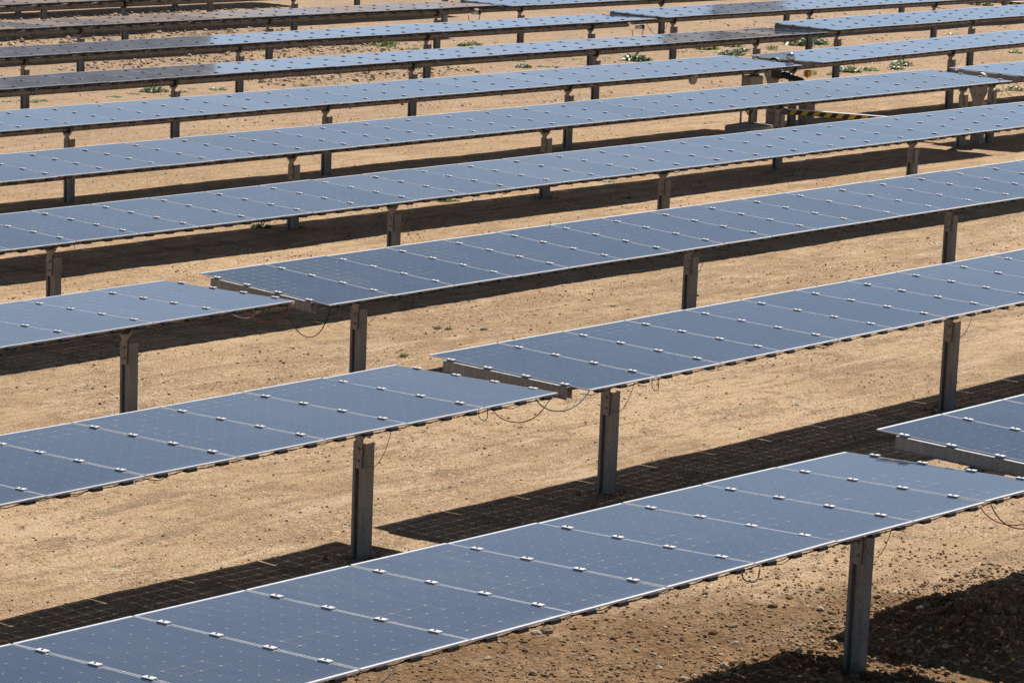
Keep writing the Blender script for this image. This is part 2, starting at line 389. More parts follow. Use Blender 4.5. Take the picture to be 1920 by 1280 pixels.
# frame
mb = MB()
T = .012; FW = .0038
mb.box(-HW, -HW + FW, -HL, HL, -T, 0); mb.box(HW - FW, HW, -HL, HL, -T, 0)
mb.box(-HW + FW, HW - FW, HL - .022, HL, -T, 0); mb.box(-HW + FW, HW - FW, -HL, -HL + .020, -T, 0)
frame_v = mb
frame_p = proto(mb, 'solar_panel', [M['alu'], M['black']])
# junction boxes for the far tables are part of the frame mesh
mb = MB(); mb.v = list(frame_v.v); mb.f = list(frame_v.f); mb.mi = list(frame_v.mi)
JB = [-.335, .0, .335]
for x in JB: mb.box(x - .055, x + .055, -HL - .016, -HL + .05, -T - .036, -T - .001, 1)
for x in (-HW + .012, HW - .012): mb.box(x - .01, x + .01, -HL + .0, -HL + .6, -T - .012, -T - .001, 1)
frame_far_p = proto(mb, 'solar_panel', [M['alu'], M['black']])
mb = MB(); mb.add([(-HW + FW, -HL + .02, -.001), (HW - FW, -HL + .02, -.001), (HW - FW, HL - .022, -.001), (-HW + FW, HL - .022, -.001)], [(0, 1, 2, 3)])
glass_p = proto(mb, 'cell_glass', M['pv'])
mb = MB(); mb.bbox(-.055, .055, -.012, .05, -.028, 0, .005)
mb.tube([(.05, .02, -.012), (.09, .03, -.022), (.16, .03, -.03), (.23, .03, -.02), (.285, .02, -.014)], .0035, 5)
mb.box(-.065, -.055, .005, .03, -.02, -.008)
jb_p = proto(mb, 'junction_box', M['black'])
# rail
prof = [(-.052, -.126), (-.036, -.126), (-.036, -T - .002), (.036, -T - .002), (.036, -.126), (.052, -.126)]
def rail(far, full=False):
    mb = MB()
    if full: mb.strip(prof, .003, 'y', -.752, .758)
    else:
        st_ = [(-.742, -.075), (-.40, -.126), (.40, -.126), (.745, -.075)]
        secs = []
        for v_, d_ in st_:
            pr = [(-.052, d_), (-.036, d_), (-.036, -T - .002), (.036, -T - .002), (.036, d_), (.052, d_)]
            A = offset(pr, .0015) + offset(pr, -.0015)[::-1]
            secs.append([(p[0], v_, p[1]) for p in A])
        n = 12; vv = [p for q in secs for p in q]; ff = []
        for a_ in range(3):
            for b_ in range(n): ff.append((a_ * n + b_, a_ * n + (b_ + 1) % n, (a_ + 1) * n + (b_ + 1) % n, (a_ + 1) * n + b_))
        ff += [tuple(range(n)), tuple(range(3 * n, 4 * n))]
        mb.add(vv, ff)
    if far:
        for v in CLAMP_V: clamp_geo(mb, v, 1)
    return mb
def clamp_geo(mb, v, mi=0):
    mb.bbox(-.025, .025, v - .045, v + .045, .003, .0095, .003, mi); mb.box(-.018, .018, v - .042, v + .042, .0004, .0028, mi + (1 if mi == 0 else 0))
    mb.box(-.0045, .0045, v - .034, v + .034, -T, .0002, mi)
    n = 8
    mb.prism([(.007 * math.cos(2 * math.pi * i / n), v + .007 * math.sin(2 * math.pi * i / n)) for i in range(n)], 'z', .0097, .015, mi + 1)
rail_p = proto(rail(False), 'mounting_rail', [M['rail']])
rail_far_p = proto(rail(True), 'mounting_rail', [M['rail'], M['clampf'], M['bolt']])
rail_end_p = proto(rail(False, True), 'mounting_rail', [M['beam']]); rail_far_end_p = proto(rail(True, True), 'mounting_rail', [M['rail'], M['clampf'], M['bolt']])
mb = MB(); clamp_geo(mb, 0); clamp_p = proto(mb, 'panel_clamp', [M['clamp'], M['bolt']])
# post: thin-walled sigma section, top at z=0
sec = [(.105, .060), (.105, .074), (.0, .074), (.0, .050), (.036, .040), (.036, .008), (.0, -.002), (.0, -.074), (.105, -.074), (.105, -.060)]
mb = MB(); mb.strip(sec, .005, 'z', -1.6, 0); post_p = proto(mb, 'post', M['galv'])
mb = MB()
# bearing bracket: plate against the web, widening into a forked cup around the tube (tube axis at z=+.185)
zc = .185
def arc(r, a0, a1, n): return [(r * math.cos(a0 + (a1 - a0) * i / n), zc + r * math.sin(a0 + (a1 - a0) * i / n)) for i in range(n + 1)]
cup = arc(.125, R(-55), R(35), 8) + arc(.098, R(35), R(-215), 18) + arc(.125, R(-215), R(-125), 8)
plate = [(-.040, -.215), (-.028, -.235), (.028, -.235), (.040, -.215), (.040, .0)]
mb.prism([(.115, zc + .055), (.098 * math.cos(R(25)), zc + .098 * math.sin(R(25)))] + arc(.098, R(15), R(-195), 18) + [(-.115, zc + .055), (-.125, zc - .02), (-.105, zc - .085), (-.042, zc - .15), (-.040, -.215), (-.028, -.235), (.028, -.235), (.040, -.215), (.042, zc - .15), (.105, zc - .085), (.125, zc - .02)], 'x', -.016, -.004, 0)
brk_p = proto(mb, 'bearing_bracket', [M['galv2']])
mb = MB(); n = 18
ring_o = [(.096 * math.cos(2 * math.pi * i / n), zc + .096 * math.sin(2 * math.pi * i / n)) for i in range(n)]
ring_i = [(.078 * math.cos(2 * math.pi * i / n), zc + .078 * math.sin(2 * math.pi * i / n)) for i in range(n)]
v = [(a, *p) for a in (-.05, .05) for p in ring_o] + [(a, *p) for a in (-.05, .05) for p in ring_i]; f = []
for i in range(n):
    j = (i + 1) % n
    f += [(i, j, n + j, n + i), (2 * n + j, 2 * n + i, 3 * n + i, 3 * n + j), (j, i, 2 * n + i, 2 * n + j), (n + i, n + j, 3 * n + j, 3 * n + i)]
mb.add(v, f); bear_p = proto(mb, 'bearing', M['black'])
mb = MB()
for r_, a, b_, mi in ((.019, -.0165, -.021, 0), (.012, -.021, -.032, 0)):
    mb.prism([(r_ * math.cos(2 * math.pi * i / 10), r_ * math.sin(2 * math.pi * i / 10)) for i in range(10)], 'x', b_, a, 0)
bolt_p = proto(mb, 'bolt', M['galv2'])
mb = MB()
pts = [(-.27 + .54 * i / 16, -.13, .30 - .50 * (1 - ((i - 8) / 8) ** 2) ** .7) for i in range(17)]
mb.tube(pts, .0032, 5); wire_p = proto(mb, 'earth_wire', M['earth'])

def tracker(key, i0, i1, posts, label, detail=2, rail_end=True):
    y, z, tl, x0, sx = TAB[key]
    def zx(x): return z + GX * x + sx * (x - 40)
    slope = GX + sx
    ex = Vector((1, 0, slope)).normalized(); ev = Vector((0, math.cos(tl), math.sin(tl))); n_ = ex.cross(ev).normalized(); ev = n_.cross(ex)
    Rm = Matrix((ex, ev, n_)).transposed().to_4x4()
    bx = posts[0] if posts else x0
    root = empty('solar_tracker', (bx, y, ground_z(bx, y)))
    O = root.location.copy()
    tag(root, label, 'solar tracker', 'single-axis solar tracker tables standing in parallel rows')
    def place(src, x, yaw_extra=0.0, roll=0.0, par=root):
        Mx = Matrix.Translation(Vector((x, y, zx(x))) - O) @ Rm @ Matrix.Rotation(yaw_extra, 4, 'X') @ Matrix.Rotation(roll, 4, 'Y')
        return inst(src, par, Mx)
    # panels
    for i in range(i0, i1):
        xm = x0 + (i + .5) * PM
        a = random.gauss(0, .0022); b_ = random.gauss(0, .0022)
        p = place(frame_p if detail >= 2 else frame_far_p, xm, a, b_)
        inst(glass_p, p, Matrix.Identity(4))
        if detail >= 2:
            for x in JB: inst(jb_p, p, Matrix.Translation((x + random.uniform(-.02, .02), -HL + random.uniform(-.004, .004), -T - .001)))
    for i in range(i0, i1 + 1):
        xr = x0 + i * PM
        en_ = i == i0 and key[-1] == 'R'
        r_ = place((rail_end_p if en_ else rail_p) if detail >= 1 else (rail_far_end_p if en_ else rail_far_p), xr)
        if detail >= 1:
            for v in CLAMP_V: inst(clamp_p, r_, Matrix.Translation((0, v + random.uniform(-.006, .006), 0)) @ Matrix.Rotation(random.gauss(0, .03), 4, 'Z'))
    # torque tube (octagonal) with straps at the rails
    mb = MB(); xa = x0 + i0 * PM - .10; xb = x0 + i1 * PM + .10; xc = (xa + xb) / 2
    oc = [(.070 * math.cos(R(22.5 + 45 * i)), -.200 + .070 * math.sin(R(22.5 + 45 * i))) for i in range(8)]
    mb.prism(oc, 'x', xa - xc, xb - xc)
    oc2 = [(p[0] * 1.05, -.200 + (p[1] + .200) * 1.05) for p in oc]
    for i in range(i0, i1 + 1):
        for dx in (-.045, .045): mb.prism(oc2, 'x', x0 + i * PM - xc + dx - .006, x0 + i * PM - xc + dx + .006, 1)
        if i < i1: mb.prism(oc2, 'x', x0 + (i + .5) * PM - xc - .004, x0 + (i + .5) * PM - xc + .004, 1)
    tb = mb.build('torque_tube', [M['galv2'], M['bolt']], root)
    TM = Matrix.Translation(Vector((xc, y, zx(xc))) - O) @ Matrix((ex, Vector((0, 1, 0)), ex.cross(Vector((0, 1, 0))))).transposed().to_4x4(); tb.matrix_local = TM
    # the string cable tied under the panels
    mb = MB(); pts = []
    nseg = (i1 - i0) * 6
    for q in range(nseg + 1):
        pts.append((xa - xc + (xb - xa) * q / nseg, -.955 * math.cos(tl), -.955 * math.sin(tl) - .026 - (.012 * abs(math.sin(q * math.pi / 3)) + .008 * random.random()) * (1 if random.random() < .9 else 2.5)))
    mb.tube(pts, .0035 if detail >= 2 else (.006 if detail == 1 else .010), 4)
    sc = mb.build('string_cable', M['cable'], root); sc.matrix_local = TM
    for px_ in posts:
        tz = zx(px_) - .200 - .185
        p = inst(post_p, root, Matrix.Translation(Vector((px_, y, tz)) - O) @ Matrix.Rotation(random.gauss(0, .012), 4, 'Z'))
        inst(brk_p, p, Matrix.Identity(4)); inst(bear_p, p, Matrix.Identity(4))
        if detail >= 1:
            for zz in (-.055, -.165): inst(bolt_p, p, Matrix.Translation((0, .0, zz)))
            if detail >= 2 or random.random() < .6:
                w = inst(wire_p, root, Matrix.Translation(Vector((px_ + random.uniform(-.03, .08), y, tz)) - O))
                w.scale = (random.uniform(.8, 1.15), 1, random.uniform(.6, 1.05))
    return root

tracker('1L', -13, 0, [7.75, 13.9, 20.03], 'nearest panel row, running off the bottom left corner, one dark post at bottom right', 2)
tracker('1R', 0, 8, [26.15], 'short panel table entering at the right edge beside the nearest row, end beam showing', 2)
tracker('2L', -10, 0, [13.55, 19.75], 'second panel row from camera, left table, ending left of the middle gap', 2)
tracker('2R', 0, 14, [23.41, 29.61, 35.75], 'second panel row from camera, long right table starting with a grey end beam', 2)
tracker('3L', -8, 0, [15.5, 21.67], 'third panel row from camera, short left table above a red hanging cable', 2)
tracker('3R', 0, 20, [25.23, 31.42, 37.56, 43.7], 'third panel row from camera, long right table with end beam over the left table', 2)
tracker('4', -6, 27, [19.0, 25.17, 31.34, 37.43, 44.32, 50.4], 'fourth panel row from camera, unbroken from left edge to right edge', 1)
tracker('5L', -30, 0, [28.3, 34.52, 40.66, 47.48, 53.87], 'fifth panel row from camera, long left table ending by the pale flared post', 1)
tracker('5R', 0, 7, [54.95], 'short table at the right edge beyond the pale flared post of the fifth row', 1)
tracker('6L', -26, 0, [28.2, 34.35, 40.49, 47.36, 53.55], 'sixth panel row from camera, left table ending at the shiny dome', 1)
tracker('6R', 0, 15, [54.95, 61.23, 67.4], 'sixth panel row from camera, right table beginning behind the shiny dome', 1)
tracker('7L', -7, 23, [35.4, 41.58, 48.4, 54.52, 60.63], 'seventh panel row from camera, left table, dark grey at its far left', 0)
tracker('7R', 0, 15, [63.98, 70.17, 76.3], 'seventh panel row from camera, right table with dark bushes near its left end', 0)
tracker('8L', -6, 19, [36.1, 42.2, 48.35, 54.51, 60.63], 'eighth panel row from camera, left table, dark grey then sky blue', 0)
tracker('8R', 0, 26, [64.01, 70.12, 76.35, 82.5, 88.6], 'eighth panel row from camera, right table with a grey reflected patch', 0)
tracker('9L', -17, 0, [48.28, 54.41, 60.57], 'ninth panel row from camera, left table with rails showing beneath it', 0)
tracker('9R', 0, 30, [63.93, 70.11, 76.2, 82.4, 88.5, 91.0], 'ninth panel row from camera, right table along the top edge', 0)
tracker('10', 46, 66, [48.2, 54.35, 60.5, 66.6], 'tenth panel row from camera, cut off by the top left corner', 0)
tracker('11', 48, 72, [49.9, 53.0, 56.1, 62.3, 68.4], 'eleventh row from camera, only posts and shadow visible at the top left', 0)
tracker('12', 52, 70, [53.4, 59.6, 65.8], 'farthest row, only a few posts visible at the very top left', 0)

# ------------------------------------------------------------------ cables hanging in the gaps
def hang(name, a, c, sag, mat, r_, label, n=16, skew=.0):
    a, c = Vector(a), Vector(c); root = a.copy(); pts = []
    for i in range(n + 1):
        t = i / n; p = a.lerp(c, t) - Vector((0, 0, sag * 4 * t * (1 - t) * (1 + skew * (t - .5)))) ; p.y += .02 * math.sin(t * 7)
        pts.append(p - root)
    mb = MB(); mb.tube(pts, r_, 6); o = mb.build(name, mat, None, True); o.location = root
    tag(o, label, 'cable'); return o
hang('cable', (20.352, 17.05, 5.180), (21.227, 17.05, 5.150), .19, M['red'], .0045, 'red cable looping below the end of the second row left table')
hang('cable', (21.04, 17.1, 5.13), (21.92, 17.16, 5.07), .15, M['cable'], .0055, 'black cable bridging the gap in the second row from the camera', skew=-.3)
hang('cable', (20.20, 17.05, 5.20), (20.33, 17.05, 5.19), .12, M['cable'], .004, 'tiny black wire loop just left of the red cable in the second row', 8)
hang('cable', (22.88, 17.2, 5.02), (22.98, 17.2, 5.01), .13, M['cable'], .004, 'small black wire loop right of the post holding the second row right table', 8)
hang('cable', (22.393, 22.1, 4.90), (23.154, 22.1, 4.88), .15, M['red'], .005, 'red cable sagging below the end of the third row left table')
hang('cable', (23.011, 22.1, 4.89), (23.794, 22.15, 4.77), .36, M['cable'], .0055, 'black cable drooping low across the gap in the third row')
hang('cable', (22.30, 22.2, 4.91), (22.72, 22.2, 4.86), .09, M['hose'], .010, 'pale conduit loop under the third row left table')
hang('cable', (20.10, 11.93, 5.41), (21.05, 11.93, 5.22), .14, M['red'], .0045, 'red cable hanging from the nearest row at the right edge')
hang('cable', (20.30, 11.96, 5.39), (21.3, 11.96, 5.24), .22, M['cable'], .005, 'black cable hanging from the nearest row at the right edge')
hang('cable', (17.00, 11.93, 5.54), (17.23, 11.93, 5.53), .085, M['cable'], .0055, 'short black cable loop under the nearest row, left of its visible post', 9)
hang('cable', (12.95, 11.93, 5.68), (13.45, 11.93, 5.68), .05, M['cable'], .0055, 'black cable sagging under the nearest row at the bottom edge', 9)
hang('cable', (54.0, 32.0, 3.46), (54.95, 32.0, 3.42), .22, M['red'], .007, 'red cable across the gap of the fifth row beside the pale drive post')
hang('cable', (53.6, 32.1, 3.46), (55.4, 32.1, 3.42), .42, M['cable'], .005, 'thin black cable across the gap of the fifth row beside the pale drive post')
hang('cable', (61.6, 42.05, 2.62), (62.7, 42.05, 2.60), .30, M['cable'], .006, 'thin black cable across the gap of the seventh row')
hang('cable', (61.7, 47.1, 2.40), (62.6, 47.1, 2.38), .30, M['cable'], .006, 'thin black cable across the gap of the eighth row')
# white connector cases with conduit loops under the row ends
for (x, y, z, lab) in [(61.35, 47.05, 2.33, 'eighth'), (61.1, 52.15, 2.16, 'ninth')]:
    rt = empty('connector_case', (x, y, z)); tag(rt, 'white connector case with black cap and pale conduit loop, under end of %s row' % lab, 'connector')
    mb = MB(); mb.tube([(-.16, 0, 0), (-.13, 0, 0), (.06, 0, 0)], [.03, .045, .045], 10); mb.build('case', M['white'], rt, True)
    mb = MB(); mb.tube([(.062, 0, 0), (.14, 0, -.005), (.17, 0, -.01)], [.055, .055, .03], 10); mb.build('cap', M['black'], rt, True)
    mb = MB(); mb.tube([(-.30 + .46 * i / 14, 0, -.05 - .30 * (1 - ((i - 7) / 7) ** 2) ** .7) for i in range(15)], .012, 6); mb.build('conduit', M['hose'], rt, True)

# ------------------------------------------------------------------ drive gear between the fifth and sixth rows
def drive_post(x, y, topz, label, motor):
    gz = ground_z(x, y); rt = empty('drive_post', (x, y, gz)); tag(rt, label, 'drive post')
    h = topz - gz; mb = MB()
    w1, w2 = .11, .21
    poly = [(-w1, -.3), (w1, -.3), (w1, h - .42), (w2, h - .20), (w2, h), (-w2, h), (-w2, h - .20), (-w1, h - .42)]
    mb.prism(poly, 'x', -.008, .008); mb.box(.008, .16, -w1, -w1 + .012, -.3, h - .40); mb.box(.008, .16, w1 - .012, w1, -.3, h - .40)
    mb.build('column', M['cab_grey'], rt)
    mb = MB(); n = 20
    mb.prism([(.15 * math.cos(2 * math.pi * i / n), h + .02 + .15 * math.sin(2 * math.pi * i / n)) for i in range(n)], 'x', .02, .12)
    mb.build('slew_gear', M['black' if motor else 'galv'], rt)
    mb = MB()
    for yy in (-.07, .07):
        for zz in (h - .28, h - .1): mb.prism([(yy + .014 * math.cos(i * .785), zz + .014 * math.sin(i * .785)) for i in range(8)], 'x', -.02, -.0085)
    mb.build('bolt', M['bolt'], rt)
    if motor:
        mb = MB(); mb.tube([(.05, -.12, h - .16), (.12, -.42, h - .21)], .075, 12); mb.tube([(.12, -.42, h - .21), (.16, -.66, h - .25)], .05, 12); mb.tube([(.16, -.66, h - .25), (.17, -.72, h - .26)], .025, 8)
        mb.box(-.02, .14, -.2, .02, h - .26, h - .08)
        mb.build('motor', M['black'], rt)
        mb = MB(); mb.bbox(.25, .38, -.72, -.63, h - .18, h - .05, .01, 0); mb.box(.27, .31, -.727, -.721, h - .17, h - .06, 1)
        mb.build('limit_switch_box', [M['orange'], M['yellow']], rt)
    return rt
z5 = 5.138 + GX * 54.5; z6 = 4.891 + GX * 54.3
drive_post(54.46, 33.08, z5 - .13, 'pale flared drive post between two thin posts in the gap of the fifth row', False)
drive_post(54.24, 38.0, z6 - .13, 'flared drive post with black motor in the gap of the sixth row, under the dome', True)
def link(x, ya, yb, za, zb, label):
    o = empty('drive_link', (x, (ya + yb) / 2, (za + zb) / 2)); tag(o, label, 'drive link')
    L = abs(yb - ya) / 2; ang = math.atan2(zb - za, yb - ya)
    mb = MB(); mb.box(-.05, .05, -L, L, -.05, .05, 0); bar = mb.build('striped_beam', M['stripe'], o); bar.rotation_euler = (ang, 0, 0)
    mb = MB(); mb.box(-.056, .056, -L + .01, L - .01, .052, .062, 0); tp = mb.build('cover_strip', M['alu'], o); tp.rotation_euler = (ang, 0, 0)
    mb = MB(); mb.tube([(0, L - .04, 0), (-.02, L + .12, .0), (-.02, L + .42, .01), (-.02, L + .48, .01)], [.055, .09, .09, .05], 12)
    en = mb.build('joint', M['galv'], o, True); en.rotation_euler = (ang, 0, 0)
    return o
link(54.28, 33.2, 37.6, ground_z(54.3, 33.1) + .37, ground_z(54.3, 38) + .38, 'low drive beam with yellow and black stripes between the fifth and sixth rows')
link(90.9, 53.6, 57.6, ground_z(91, 53.6) + .37, ground_z(91, 57.6) + .38, 'yellow and black striped drive beam at the top right corner')

# dome on a short mast in the gap
zd = 3.19; rt = empty('sensor_dome', (54.50, 37.75, zd - .2)); tag(rt, 'shiny silver dome sensor on a short mast in the gap of the sixth row', 'sensor')
bm = bmesh.new(); bmesh.ops.create_uvsphere(bm, u_segments=24, v_segments=14, radius=.105)
for v in bm.verts: v.co.z = v.co.z * .92 + .21
me = bpy.data.meshes.new('dome'); bm.to_mesh(me); bm.free(); me.materials.append(M['chrome'])
me.polygons.foreach_set('use_smooth', [True] * len(me.polygons)); o = bpy.data.objects.new('dome', me); COL.objects.link(o); o.parent = rt
mb = MB(); mb.tube([(0, 0, -.35), (0, 0, .12)], .016, 8); mb.tube([(0, 0, .10), (0, 0, .125)], .07, 16); mb.build('mast', M['galv2'], rt)

# half-round shield hanging under the sixth row
rt = empty('cover_plate', (50.15, 37.06, 3.20)); tag(rt, 'half-round beige shield hanging under the sixth row, left of the cabinet', 'cover plate')
mb = MB(); hp = [(.115 * math.cos(R(180 + 180 * i / 14)), .135 * math.sin(R(180 + 180 * i / 14)) * (1 if 3 < i < 11 else .95)) for i in range(15)] + [(.115, .06), (-.115, .06)]
mb.prism(hp, 'y', -.03, .03); mb.build('shield', M['cab_grey'], rt)
mb = MB(); mb.box(-.02, .02, .0, .75, .04, .06); mb.box(-.09, .09, -.025, .025, .061, .075); mb.build('bracket', M['black'], rt)

# cabinet on two legs, on a concrete slab
sx_, sy_ = 52.69, 37.4
gz = ground_z(sx_, sy_) + .17
rt = empty('concrete_slab', (sx_, sy_, gz)); tag(rt, 'low concrete slab with two thin steel legs rising from it', 'slab')
mb = MB(); mb.bbox(-.42, .42, -.30, .36, -.35, .0, .02); mb.build('slab', M['concrete'], rt)
gz2 = gz
rt = empty('control_cabinet', (sx_, sy_, gz2 + .002)); tag(rt, 'grey metal control cabinet on two legs below the sixth row, with black hoses under it', 'cabinet')
Rz = Matrix.Rotation(R(-18), 4, 'Z')
mb = MB(); mb.bbox(-.17, .17, -.13, .13, .42, 1.03, .008); c_ = mb.build('cabinet_body', M['cab_grey'], rt); c_.matrix_local = Rz
mb = MB(); mb.box(-.155, .155, -.138, -.1315, .435, 1.015); mb.box(.12, .135, -.145, -.1385, .70, .76); c_ = mb.build('door', M['cab_grey'], rt); c_.matrix_local = Rz
for xx in (-.15, .17):
    mb = MB(); mb.box(xx - .016, xx + .016, .135, .167, 0, 1.06); mb.box(xx - .05, xx + .05, .09, .19, .0, .008); c_ = mb.build('leg', M['galv2'], rt); c_.matrix_local = Rz
for xx, dd in ((-.12, .17), (-.02, .13)):
    mb = MB(); mb.tube([(xx + .07 * math.cos(math.pi * (1 + i / 10)), -.02, .41 + dd * math.sin(math.pi * (1 + i / 10))) for i in range(11)], .014, 6); mb.build('hose', M['cable'], rt, True)
x_, y_ = 55.0, 37.6
rt = empty('battery_case', (x_, y_, ground_z(x_, y_))); tag(rt, 'small grey ribbed box on the ground right of the black motor', 'box')
mb = MB(); mb.bbox(-.17, .17, -.10, .10, -.05, .62, .01)
for i in range(5): mb.box(-.14 + i * .06, -.12 + i * .06, -.108, -.101, .08, .56)
mb.build('case', M['cab_grey'], rt)
mb = MB(); mb.box(-.18, .18, -.11, .11, .6205, .65); mb.build('lid', M['galv2'], rt)

# ------------------------------------------------------------------ stones lying everywhere (uncountable) + individual rocks
def stones(name, spec, mat, seed):
    rng = np.random.default_rng(seed)
    base = bmesh.new(); bmesh.ops.create_icosphere(base, subdivisions=1, radius=1.0)
    bv = np.array([v.co[:] for v in base.verts]); bf = np.array([[v.index for v in f.verts] for f in base.faces]); base.free()
    VV = []; FF = []; CC = []; n0 = 0
    for cnt, (x0, x1), (y0, y1), smin, smax, pal, dens in spec:
        k_ = 0
        while k_ < cnt:
            x = rng.uniform(x0, x1); y = rng.uniform(y0, y1)
            if dens and rng.random() > dens(x, y): k_ += .15; continue
            k_ += 1
            s = smin * (smax / smin) ** (rng.random() ** 2.6)
            sc = s * rng.uniform(.65, 1.25, 3) * np.array([1, 1, .72])
            a = rng.uniform(0, 6.28); ca, sa = math.cos(a), math.sin(a)
            v = (bv * (1 + rng.uniform(-.38, .30, (12, 1))) + rng.uniform(-.18, .18, (12, 3))) * sc
            v = np.stack([v[:, 0] * ca - v[:, 1] * sa, v[:, 0] * sa + v[:, 1] * ca, v[:, 2]], 1)
            v += [x, y, ground_z(x, y) + sc[2] * .25]
            VV.append(v); FF.append(bf + n0); n0 += 12
            c = pal[rng.integers(len(pal))]; q = rng.uniform(.75, 1.2)
            CC.append(np.tile([c[0] * q, c[1] * q, c[2] * q, 1], (60, 1)))
    VV = np.concatenate(VV); FF = np.concatenate(FF); CC = np.concatenate(CC)
    me = bpy.data.meshes.new(name); me.vertices.add(len(VV)); me.vertices.foreach_set('co', VV.ravel())
    me.loops.add(FF.size); me.loops.foreach_set('vertex_index', FF.ravel().astype(np.int32))
    me.polygons.add(len(FF)); me.polygons.foreach_set('loop_start', np.arange(0, FF.size, 3, dtype=np.int32))
    ca = me.color_attributes.new('tone', 'FLOAT_COLOR', 'CORNER'); ca.data.foreach_set('color', CC.ravel().astype(np.float32))
    me.materials.append(mat); me.update(); me.validate()
    o = bpy.data.objects.new(name, me); COL.objects.link(o); return o
SAND = [(.52, .38, .25), (.42, .29, .18), (.74, .63, .49), (.20, .13, .085), (.85, .76, .63), (.26, .18, .12), (.50, .36, .22), (.36, .24, .14), (.17, .13, .10)]
BROWN = [(.30, .19, .10), (.38, .25, .13), (.22, .13, .065), (.46, .32, .18), (.56, .45, .32), (.34, .21, .11)]
PALE = [(.60, .48, .34), (.70, .58, .43), (.50, .38, .26), (.42, .32, .22), (.64, .53, .40)]
def view_density(x, y):   # stones only where the rows leave the sand in view, thinning with distance
    return 1.0
def clumpy(x, y): return .25 + .75 * smooth(.42, .62, .5 + .5 * noise.noise(Vector((x * .7, y * .7, 2))))
def nearzone(x, y):
    return (smooth(15.9, 14.3, y) * smooth(14.8, 17.2, x)) * (.35 + .65 * smooth(8.9, 7.4, x - y)) * (.35 + .65 * smooth(.35, .65, .5 + .5 * noise.noise(Vector((x * 1.4, y * 1.4, 5)))))
st = stones('gravel', [
    (16000, (14, 32), (12.5, 24), .004, .018, SAND, clumpy),
    (14000, (22, 48), (21, 33), .005, .022, SAND, clumpy),
    (9000, (34, 66), (32, 46), .006, .022, SAND, clumpy),
    (5000, (44, 92), (44, 60), .010, .04, SAND, clumpy),
    (20000, (15, 24), (10.8, 16.0), .004, .022, BROWN, nearzone),
    (3500, (20.6, 23.6), (12.1, 13.9), .005, .032, BROWN, None),
    (1500, (18.6, 20.9), (12.3, 13.7), .008, .04, BROWN, None),
    (9000, (44, 74), (49, 68), .018, .075, PALE, gravelly),
] + [
    (110, (px_ - .22, px_ + .3), (py_ - .24, py_ + .24), .006, .035, BROWN, None) for (px_, py_) in ((20.03, 12.96), (13.9, 12.96), (19.75, 18.02), (23.41, 18.14), (29.61, 18.14), (21.67, 23.07), (25.23, 23.14), (40.66, 33.08), (34.52, 33.08))
], M['stone'], 3)
tag(st, 'loose small stones and grit scattered over the sand', 'gravel', kind='stuff')

def rock_mesh(seed, sub=3):
    bm = bmesh.new(); bmesh.ops.create_icosphere(bm, subdivisions=sub, radius=.5)
    for v in bm.verts:
        p = v.co.copy(); q = p * 1.6 + Vector((seed * 7.3, 0, 0))
        v.co = p * (1 + .45 * noise.noise(q) + .16 * noise.noise(q * 3) + .06 * noise.noise(q * 8)); v.co.z *= .68
    me = bpy.data.meshes.new('rock'); bm.to_mesh(me); bm.free(); return me
ROCKS = [(19.01, 15.24, .135, 'p', 'large rounded tan rock lying just below the edge of the nearest panel row'), (18.90, 15.26, .075, 'l', 'smaller pale rock touching the large rounded tan rock'),
 (21.75, 14.42, .05, 'd', 'single dark stone on pale sand left of the nearest post'), (21.93, 13.96, .07, 'p', 'flat orange-brown stone right of the nearest post'),
 (21.21, 14.06, .063, 'l', 'white flat stone left of the nearest post'), (21.0, 14.4, .075, 'd', 'dark clod left of the nearest post, above the orange stones'),
 (20.22, 14.25, .07, 'p', 'squarish orange-brown stone low in the turned soil, left of the post'), (19.89, 14.2, .075, 'd', 'dark clod beside the squarish orange-brown stone'),
 (19.81, 13.93, .052, 'l', 'pale stone near the foot of the nearest post'), (21.34, 14.47, .055, 'd', 'brown clod right above the white flat stone'),
 (17.97, 14.52, .066, 'p', 'orange-brown stone at the bottom edge, centre of the picture'), (18.43, 14.98, .055, 'd', 'dark clod right below the large rounded tan rock'),
 (18.04, 15.04, .059, 'l', 'pale flat stone left of the bottom edge orange stone'), (18.78, 13.92, .059, 'l', 'pale rounded stone at the bottom edge'),
 (19.2, 14.7, .06, 'd', 'brown clod alone in the turned soil below the panels'), (18.61, 15.14, .05, 'd', 'small clod hugging the panel edge shadow'),
 (19.09, 14.2, .04, 'l', 'tiny bluish pale stone in the turned soil'), (19.47, 14.74, .05, 'p', 'small tan stone in the middle of the turned soil'),
 (19.21, 15.12, .05, 'd', 'brown clod right of the large rounded tan rock'), (17.7, 15.27, .05, 'l', 'pale stone under the nearest row, left of centre'),
 (18.81, 13.6, .045, 'l', 'small pale stone by the bottom edge, left of the post shadow'),
 (21.45, 13.23, .07, 'l', 'pale stone in the shaded soil heap'), (21.31, 12.8, .11, 'd', 'largest clod in the shaded soil heap at the right edge'),
 (21.15, 13.9, .054, 'd', 'clod on the near slope of the soil heap'), (21.13, 12.21, .085, 'l', 'pale rock at the right edge below the soil heap'), (19.95, 12.46, .07, 'l', 'pale stone right of the post foot at the bottom edge')]
rmesh = [rock_mesh(i) for i in range(6)]
for i, (x, y, s, kd, lab) in enumerate(ROCKS):
    me = rmesh[i % 6].copy(); me.materials.append({'p': M['rock'], 'l': M['rock_pale'], 'd': M['clod']}[kd])
    o = bpy.data.objects.new('rock', me); COL.objects.link(o)
    o.location = (x, y, ground_z(x, y) + s * .12); o.scale = (s * random.uniform(.9, 1.25), s * random.uniform(.8, 1.1), s * random.uniform(.85, 1.1)); o.rotation_euler = (0, 0, random.uniform(0, 6))
    tag(o, lab, 'rock', 'rocks and clods in the foreground soil')

